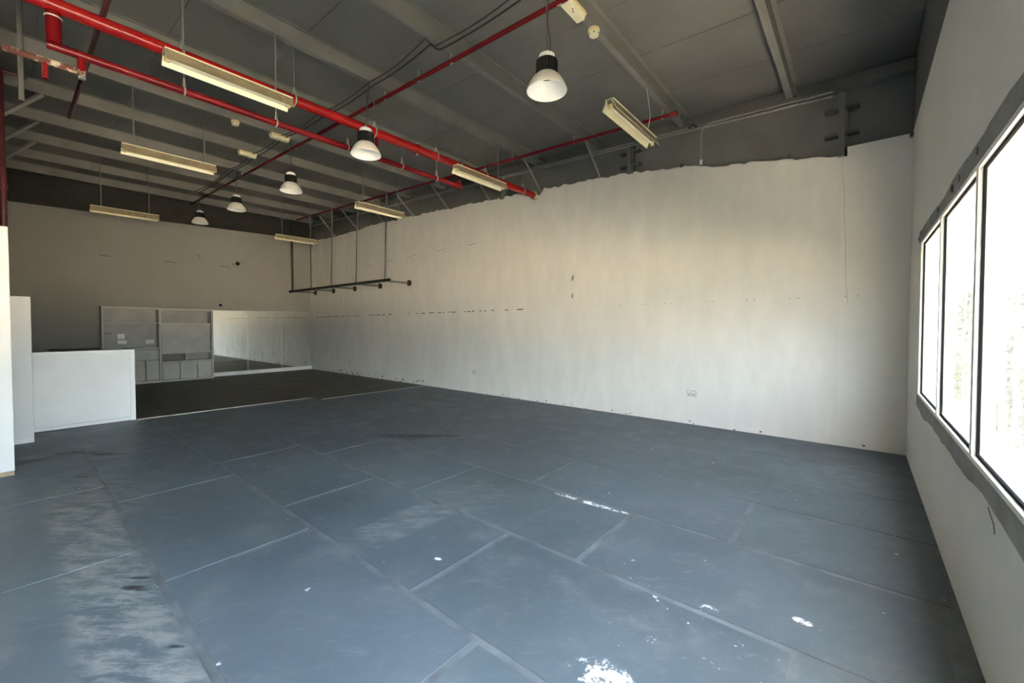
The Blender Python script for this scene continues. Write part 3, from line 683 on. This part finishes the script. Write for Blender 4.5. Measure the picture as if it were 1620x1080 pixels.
def cable(name, pts, r, label, mat='cable', sag=0.03):
    P = []
    for a, b in zip(pts, pts[1:]):
        a, b = Vector(a), Vector(b)
        for i in range(8):
            t_ = i / 8; q = a.lerp(b, t_); q.z -= sag * math.sin(math.pi * t_); P.append(q)
    P.append(Vector(pts[-1]))
    return tag(T(P, r, 6).build(name, mat), label, 'cable')
YC = 2.97
pts = [(-0.75, YC, zb(-.75) - .01), (-2.1, YC + .02, zb(-2.1) - .012), (-3.52, YC + .08, zb(-3.52) - .012), (-3.55, YC - .05, zb(-3.5) - .012), (-4.80, YC + .03, zb(-4.8) - .012), (-6.12, YC + .05, zb(-6.1) - .012), (-7.44, YC + .01, zb(-7.4) - .012), (-8.74, YC + .04, zb(-8.7) - .012), (-10.05, YC + .05, zb(-10) - .012), (-12.7, YC + .1, zb(-12.7) - .012)]
cable('roof_cable', pts, .009, 'thicker black cable slung under the purlins along the pendant lamps')
pts2 = [(x + .02, y - .07 - .02 * (i % 2), z + .004) for i, (x, y, z) in enumerate(pts)]
cable('roof_cable', pts2, .0065, 'thinner black cable running close beside the thicker one under the purlins', sag=.05)

# ------------------------------------------------------------------ high bay pendants
def pendant_mesh(root, chain_h, dx=0.0, dy=0.0, dark=False):
    # local coordinates, z=0 at the rim centre
    prof_o = [(.172, 0), (.170, .012), (.150, .055), (.122, .100), (.095, .128), (.082, .138)]
    prof_i = [(.078, .134), (.090, .124), (.117, .096), (.145, .052), (.165, .010), (.168, 0)]
    sh = MB().lathe(prof_o, n=40)
    sh.f = [f for f in sh.f if len(f) == 4]
    sh.build('shade', 'shade', root, smooth=True, local=True)
    si = MB().lathe(prof_i, n=40); si.f = [f for f in si.f if len(f) == 4]
    rimv = len(si.v); si.ring((0, 0, 0), 'z', .170, .0035, 40, 6)
    si.v += [(.078 * math.cos(2 * math.pi * j / 20), .078 * math.sin(2 * math.pi * j / 20), .134) for j in range(20)]; k = len(si.v) - 20; si.f.append(tuple(range(k, k + 20)))
    si.build('reflector', 'shade_in', root, smooth=True, local=True)
    MB().lathe([(.0, .134), (.045, .134), (.04, .118), (.0, .114)], n=16).build('lamp_lens', 'diff', root, local=True)
    n = 48; fin = MB(); k = 0
    ring = lambda z, s: [((.093 if j % 2 else .080) * s * math.cos(2 * math.pi * j / n), (.093 if j % 2 else .080) * s * math.sin(2 * math.pi * j / n), z) for j in range(n)]
    fin.v = ring(.132, .97) + ring(.14, 1) + ring(.245, 1) + ring(.255, .93)
    for a in range(3): fin.f += [(a * n + j, a * n + (j + 1) % n, (a + 1) * n + (j + 1) % n, (a + 1) * n + j) for j in range(n)]
    fin.f += [tuple(range(n))[::-1], tuple(range(3 * n, 4 * n))]
    fin.build('heat_sink', 'blackhole', root, local=True)
    MB().lathe([(.068, .250), (.072, .272), (.066, .298), (.05, .308), (.0, .31)], n=28).build('cap', 'shade_in', root, smooth=True, local=True)
    MB().ring((0, 0, .325), 'y', .016, .004, 12, 6).build('eyelet', 'zinc', root, local=True)
    ch = MB(); z = .33; i = 0
    while z < chain_h:
        a = 'x' if i % 2 else 'y'
        q = (z - .33) / (chain_h - .33); ch.ring((.004 * math.sin(i * 1.3) + dx * q, dy * q, z + .016), a, .0135, .004, 8, 4, 0.6, 1.5); z += .029; i += 1
    ch.build('chain', 'rafter', root, local=True)
    T([(.02, 0, .27), (.028, .01, .40), (.012 + dx * .4, -.01 + dy * .4, .33 + (chain_h - .33) * .4), (.02 + dx * .93, dy * .93, chain_h - .05), (dx, dy, chain_h)], .004, 6).build('supply_cord', 'cable', root, local=True)
pl = [(-2.06, 2.975, 3.50, 'largest pendant lamp, nearest, hanging alone at the top right of centre'),
      (-4.53, 2.735, 3.515, 'second pendant lamp, hanging right under the thick red fire pipe'),
      (-7.39, 3.08, 3.76, 'third pendant lamp from the front, just left of the second'),
      (-10.0, 3.07, 3.90, 'fourth pendant lamp from the front, second from the back'),
      (-12.66, 3.08, 4.04, 'smallest pendant lamp, farthest back in the row')]
for x, y, z, lb in pl:
    xo = -4.78 if abs(x + 4.53) < .01 else x - .03; yo = 2.93 if xo == -4.78 else y
    xl = x if xo == -4.78 else xo
    p = thing('pendant_lamp', lb, 'lamp', (xl, y, z), 'pendant lamps in a row under the roof')
    pendant_mesh(p, zb(xo) - z, xo - xl, yo - y)

# ------------------------------------------------------------------ fluorescent battens
def batten(root, L, hang, wire=False, rods=(.18, .82)):
    """local: along y from 0..L, z=0 at the lip of the reflector"""
    MB().prism([(-.042, .10), (.042, .10), (.088, 0), (.082, 0), (.038, .094), (-.038, .094), (-.082, 0), (-.088, 0)], 'y', 0, L).build('housing', 'lamp_dirty', root, local=True)
    MB().prism([(-.0815, -.004), (-.0375, .0935), (.0375, .0935), (.0815, -.004), (.078, -.004), (.035, .09), (-.035, .09), (-.078, -.004)], 'y', .002, L - .002).build('reflector', 'lamp_white', root, local=True)
    MB().box(-.052, .052, 0, L, .10, .109).build('top_plate', 'lamp_white', root, local=True)
    MB().box(-.024, .024, .0, L, .055, .092).build('spine', 'lamp_dirty', root, local=True)
    MB().tube([(0, .05, .03), (0, L - .05, .03)], .014, 12).build('tube', 'tube', root, local=True, smooth=True)
    for y in (.025, L - .025):
        MB().box(-.018, .018, y - .02, y + .02, .008, .056).build('tube_holder', 'brass', root, local=True, bevel=.003)
    for q in rods:
        if wire and q > .5:
            MB().tube([(0, q * L, .105), (.03, q * L + .02, hang * .5), (.0, q * L - .03, hang)], .004, 6).build('hanging_wire', 'wcable', root, local=True)
        else:
            MB().tube([(0, q * L, .105), (0, q * L, hang)], .009 if not wire else .002, 6).build('hanging_rod', 'rodgrey', root, local=True)
fl_l = [(-4.75, 0.90, 3.80, 1.06, 'large dusty fluorescent batten hung in front of the thick red pipe at the upper left', (.13, .86)),
        (-4.75, 4.32, 3.80, 1.12, 'fluorescent batten hung beside the thick red pipe close to the long wall', (.13, .86)),
        (-2.06, 4.13, 3.80, 1.22, 'bright cream fluorescent batten nearest the windows, seen end on', (.15, .85)),
        (-7.39, 0.97, 3.755, 1.03, 'fluorescent batten on two grey rods at the left in front of the dark roof', (.12, .87)),
        (-7.39, 4.27, 3.745, 1.06, 'fluorescent batten hung on two rods above the black rail, right of it', (.13, .87)),
        (-11.33, 1.02, 3.69, 1.02, 'dim fluorescent batten at the far left just above the back wall', (.15, .85)),
        (-11.33, 4.33, 3.69, 1.02, 'dim small fluorescent batten in the far corner above the black rail', (.15, .85))]
for x, y, z, L, lb, rods in fl_l:
    p = thing('fluorescent_lamp', lb, 'lamp', (x - .03 + (.075 if abs(x + 4.75) < .01 else 0), y, z), 'fluorescent battens hung from the purlins')
    batten(p, L, zb(x) - z, x > -3, rods)

# ------------------------------------------------------------------ emergency lights and detectors on purlins
for x, y, L, lb in ((-2.06, 3.225, .31, 'cream emergency light box on the purlin at the top, beside the biggest pendant'), (-7.39, 2.76, .29, 'cream emergency light box on a purlin, the right one of the two small ones'), (-8.69, 2.71, .29, 'cream emergency light box on a purlin, the left farther one of two')):
    z = zb(x); p = thing('emergency_light', lb, 'light', (x - .03, y, z), 'emergency light boxes under purlins')
    B(x - .085, x + .035, y, y + L, z - .03, z).build('base', 'brass', p, bevel=.004)
    MB().prism([(x - .08, z - .03), (x - .065, z - .075), (x + .015, z - .075), (x + .03, z - .03)], 'y', y + .01, y + L - .01).build('diffuser', 'diff', p, bevel=.006)
    MB().box(x + .0, x + .008, y + .10, y + .115, z - .078, z - .074).box(x - .015, x - .007, y + .13, y + .145, z - .078, z - .074).build('indicator', 'black', p)
for x, y, lb in ((-2.06, 3.79, 'round yellowed smoke detector on the purlin beyond the biggest pendant lamp'), (-7.39, 2.27, 'small round yellowed smoke detector far back on a purlin at the left')):
    z = zb(x); p = thing('smoke_detector', lb, 'detector', (x - .03, y, z))
    MB().lathe([(.058, 0), (.058, -.022), (.048, -.03), (.048, -.036)], (x - .03, y, z), 24).build('base', 'brass', p, smooth=True)
    MB().lathe([(.050, -.036), (.046, -.062), (.030, -.074), (.0, -.076)], (x - .03, y, z), 24).build('dome', 'diff', p, smooth=True)
    m = MB()
    for a in range(6):
        t_ = a * math.pi / 3; m.box(x - .03 + .044 * math.cos(t_) - .006, x - .03 + .044 * math.cos(t_) + .006, y + .044 * math.sin(t_) - .006, y + .044 * math.sin(t_) + .006, z - .056, z - .046)
    m.build('vent_slots', 'black', p)

# ------------------------------------------------------------------ outdoors
g = struct(B(XE + .15, 70, -45, 70, -.25, -.06).build('ground', 'pave'), 'sunlit pale paving outside the windows', 'ground')
kb = struct(MB().prism([(XE + .2, 5.3), (1.42, 7.3), (1.46, 7.3), (XE + .24, 5.3)], 'z', -.06, -.045).build('trim_5', 'rafter'), 'dark joint in the paving outside', 'trim')
def leaf_mesh(seed, R, H, n):
    rnd = random.Random(seed); v = []; f = []
    for i in range(n):
        while True:
            a = Vector((rnd.uniform(-1, 1), rnd.uniform(-1, 1), rnd.uniform(0, 1)))
            if a.x ** 2 + a.y ** 2 + (max(0, a.z - .45) / .55) ** 2 < 1 and (a.x ** 2 + a.y ** 2 > .35 or a.z > .6 or rnd.random() < .3): break
        c = Vector((a.x * R, a.y * R, a.z * H + .04)); s = rnd.uniform(.035, .075)
        d = Vector((rnd.gauss(0, 1), rnd.gauss(0, 1), rnd.gauss(0, .6))).normalized(); e = d.orthogonal().normalized()
        e.rotate(Matrix.Rotation(rnd.uniform(0, 6.28), 3, d)); q = d.cross(e)
        k = len(v); v += [tuple(c - e * s), tuple(c + q * s * .45 + d * s * .15), tuple(c + e * s), tuple(c - q * s * .45 + d * s * .15)]; f.append((k, k + 1, k + 2, k + 3))
    me = bpy.data.meshes.new('foliage'); me.from_pydata(v, [], f); me.materials.append(M['leaf']); return me
LM = [leaf_mesh(3, .62, 1.9, 2600), leaf_mesh(4, .7, 2.4, 2900), leaf_mesh(5, .6, 1.6, 2300)]
hv = []; hf = []; random.seed(21); y = 6.2; hs = MB()
HEDGE_LOW = 0.27
def bush(x, y, low=1.0):
    me = LM[random.randrange(3)]; a = random.uniform(0, 6.28); s_ = random.uniform(.9, 1.15); sz = low * s_ * random.uniform(.85, 1.1); k = len(hv)
    hv.extend([(x + (v.co.x * math.cos(a) - v.co.y * math.sin(a)) * s_, y + (v.co.x * math.sin(a) + v.co.y * math.cos(a)) * s_, v.co.z * sz - .06) for v in me.vertices])
    hf.extend([tuple(k + j for j in p.vertices) for p in me.polygons])
    for t_ in range(5):
        b = t_ * 1.26
        hs.tube([(x + .04 * math.cos(b), y + .04 * math.sin(b), -.07), (x + .16 * math.cos(b), y + .16 * math.sin(b), .55 * low), (x + .3 * math.cos(b), y + .3 * math.sin(b), 1.25 * low)], [.02, .014, .006], 5)
while y < 21:
    for x in (2.05 + random.uniform(-.08, .1), 3.1 + random.uniform(-.1, .2)):
        bush(x, y)
    y += .95
y = -16  # unseen hedge run, height set low to shape light into the room
while y < 6:
    bush(2.5 + random.uniform(-.1, .1), y, HEDGE_LOW); bush(3.5 + random.uniform(-.1, .2), y + .5, HEDGE_LOW); y += 1.0
hg = thing('hedge', 'dense leafy green hedge growing outside along the windows, its unseen run kept low for the room light', 'hedge', (2.5, 12, -.06))
me = bpy.data.meshes.new('foliage'); me.from_pydata([tuple(Vector(v) - Vector((2.5, 12, -.06))) for v in hv], [], hf); me.materials.append(M['leaf'])
fo = bpy.data.objects.new('foliage', me); COL.objects.link(fo); fo.parent = hg; fo['kind'] = 'stuff'
st = hs.build('stems', 'stem', hg); st['kind'] = 'stuff'
